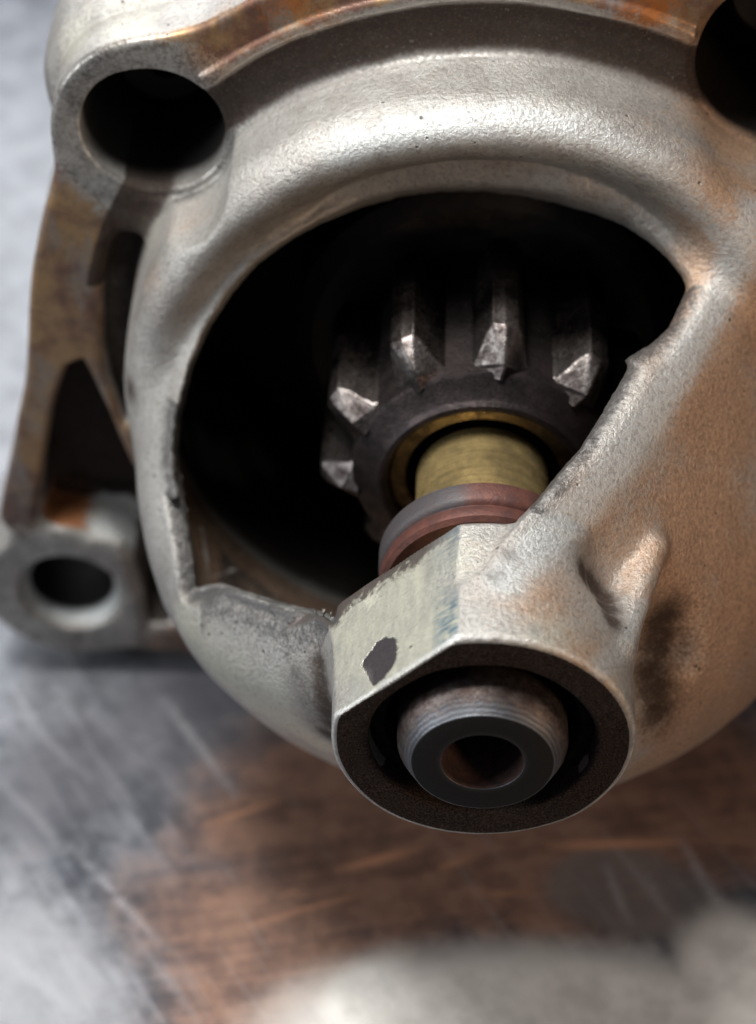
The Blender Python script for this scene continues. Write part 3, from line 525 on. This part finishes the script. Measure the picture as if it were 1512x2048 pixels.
for i in range(10):
    o = tooth0 if i == 0 else tooth0.copy()
    if i: sc.collection.objects.link(o)
    adopt(o, pinion)
    a = math.radians(6-36*i); o.rotation_euler = (0, a, 0)
    off = -Vector(o.location); o.location = -off   # turned about the shaft line: x = z = 0 in world
    o.location = Vector((0, 0, 0))-Vector((motor.location+pinion.location))
# clutch, casing behind
for (a_, b_) in (EAR1, EAR3):
    bo = lathe('recessed_bolt', [(0, -7.25), (.22, -7.25), (.25, -7.02), (.50, -7.0), (.56, -7.06), (.56, -7.6)], M_BLACK, None, 48)
    bo.data.transform(Matrix.Translation(W(a_, b_, 0))); adopt(bo)
fv = [tuple(W(x, y, z)) for z in (-11.0, -14.0) for x, y in ((-1.6, -5.55), (1.6, -5.55), (1.2, -4.0), (-1.2, -4.0))]
adopt(link_mesh('casing_foot', fv, [(0, 1, 2, 3), (7, 6, 5, 4), (0, 4, 5, 1), (1, 5, 6, 2), (2, 6, 7, 3), (3, 7, 4, 0)], M_CAN, None, False))
adopt(lathe('clutch_drum', [(.7, -5.72), (1.9, -5.72), (2.1, -5.9), (2.1, -7.3), (2.4, -7.4), (3.9, -7.75)], M_BLACK, None, 96))
adopt(lathe('motor_casing', [(0, -7.8), (4.15, -7.8), (4.25, -7.9), (4.25, -17.5), (4.1, -17.8), (0, -17.9)], M_CAN, None, 128))
# ------------------------------------------------------------------ bench top
def bench():
    def axis(lo, hi, a, b, st):
        c = np.arange(a, b+st/2, st)
        l = a-np.geomspace(st, a-lo, 26); r_ = b+np.geomspace(st, hi-b, 26)
        return np.concatenate([l[::-1], c, r_])
    X = axis(-160, 160, -11, 8, .055); Y = axis(-120, 200, -1.5, 11, .055)
    gx, gy = np.meshgrid(X, Y, indexing='ij'); nx, ny = gx.shape
    gz = np.zeros_like(gx)
    me = bpy.data.meshes.new('bench_top'); P = np.stack([gx, gy, gz], -1).reshape(-1, 3)
    i, j = np.meshgrid(np.arange(nx-1), np.arange(ny-1), indexing='ij'); a = (i*ny+j).ravel()
    F_ = np.stack([a, a+ny, a+ny+1, a+1], 1)
    me.vertices.add(len(P)); me.vertices.foreach_set('co', P.ravel()); me.loops.add(F_.size); me.loops.foreach_set('vertex_index', F_.ravel().astype(np.int32))
    me.polygons.add(len(F_)); me.polygons.foreach_set('loop_start', np.arange(0, F_.size, 4, dtype=np.int32)); me.update(calc_edges=True); me.validate()
    x = P[:, 0]; y = -P[:, 1]
    ch = [np.zeros(len(P)) for _ in range(6)]
    for (cu, cw, a00, a01, a10, a11, c, amp) in TABLE_STAINS_AND_SHEEN:
        du = x-cu; dw = y-cw; e = np.hypot(a00*du+a01*dw, a10*du+a11*dw)
        g = amp*np.clip(1.5-e, 0, 1)
        ch[c] = np.maximum(ch[c], g)
    for (x0, y0, x1, y1, wd, amp, c) in SCRATCHES:
        ex, ey = x1-x0, y1-y0; t = np.clip(((x-x0)*ex+(y-y0)*ey)/(ex*ex+ey*ey), 0, 1)
        d = np.hypot(x-x0-ex*t, y-y0-ey*t)
        g = amp*np.exp(-(d/wd)**2)*(.35+.65*np.sin(np.pi*np.clip(t, .06, .94)))
        k = {2: 'scr', 5: 'oscr'}[c]
        if c == 5: ch[5] = np.maximum(ch[5], g)
        else: extra[0] = extra[0]+g if extra[0] is not None else g
    names = ['rustp', 'cream_sheenp', 'brightp', 'darkp', 'greyp', 'orangep']
    for n_, a in zip(names, ch): me.attributes.new(n_, 'FLOAT', 'POINT').data.foreach_set('value', a.astype(np.float32))
    me.attributes.new('scratch', 'FLOAT', 'POINT').data.foreach_set('value', extra[0].astype(np.float32))
    t = NT('scratched_rusty_steel')
    big = t.noise(.35, 6, .6); med = t.noise(1.6, 6, .65); fine = t.noise(9, 5, .65)
    def streak(angle, sx, sy, sc_=1.0): return t.noise(sc_, 6, .7, rot=(0, 0, math.radians(angle)), stretch=(sx, sy, 1))
    s1 = streak(STREAK_A, .25, 5.0); s2 = streak(STREAK_A, .5, 14.0); s3 = streak(STREAK_B, .3, 6.0)
    wob = t.math('MULTIPLY', t.math('SUBTRACT', med, .5), .9)
    col = t.mix(t.ramp(t.math('ADD', t.math('MULTIPLY', med, .6), t.math('MULTIPLY', s1, .4)), .42, .60), (.050, .056, .070), (.17, .18, .21))
    col = t.mix(t.math('MULTIPLY', t.ramp(t.math('ADD', t.attr('brightp'), wob), .0, 1.1), .7), col, (.46, .465, .49))
    col = t.mix(t.math('MULTIPLY', t.ramp(t.math('ADD', t.attr('darkp'), wob), .2, .8), .7), col, (.10, .10, .115))
    ru = t.mix(t.ramp(t.math('ADD', t.math('MULTIPLY', med, .6), t.math('MULTIPLY', s3, .4)), .4, .6), (.15, .088, .070), (.30, .175, .125))
    ru = t.mix(t.ramp(fine, .5, .8, 0, .4), ru, (.30, .15, .09))
    col = t.mix(t.ramp(t.math('ADD', t.attr('rustp'), wob), .05, .85), col, ru)
    col = t.mix(t.math('MULTIPLY', t.ramp(t.math('ADD', t.attr('greyp'), wob), .3, .7), .75), col, t.mix(s1, (.12, .105, .10), (.22, .20, .195)))
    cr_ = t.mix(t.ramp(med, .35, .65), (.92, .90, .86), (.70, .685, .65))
    col = t.mix(t.ramp(t.math('ADD', t.attr('cream_sheenp'), t.math('MULTIPLY', wob, .6)), .02, .95), col, cr_)  # soft bench reflection painted as a cream patch
    col = t.mix(t.math('MULTIPLY', t.ramp(s1, .55, .72), .22), col, (.5, .5, .52))
    col = t.mix(t.math('MULTIPLY', t.attr('scratch'), t.ramp(fine, .3, .6, .2, .75)), col, (.55, .55, .58))
    col = t.mix(t.math('MULTIPLY', t.attr('orangep'), t.ramp(fine, .2, .5, .5, .9)), col, (.66, .34, .20))
    n1 = t.bump(t.math('ADD', s2, t.math('MULTIPLY', fine, .5)), .25, .03)
    m_ = t.out(col, t.ramp(fine, .3, .7, .42, .58), .25, n1); me.materials.append(m_)
    o = bpy.data.objects.new('bench_top', me); sc.collection.objects.link(o); o.location = (0, 0, TABLE_Z-.0)
    o['kind'] = 'structure'
extra = [None]
STREAK_A = 58; STREAK_B = -12
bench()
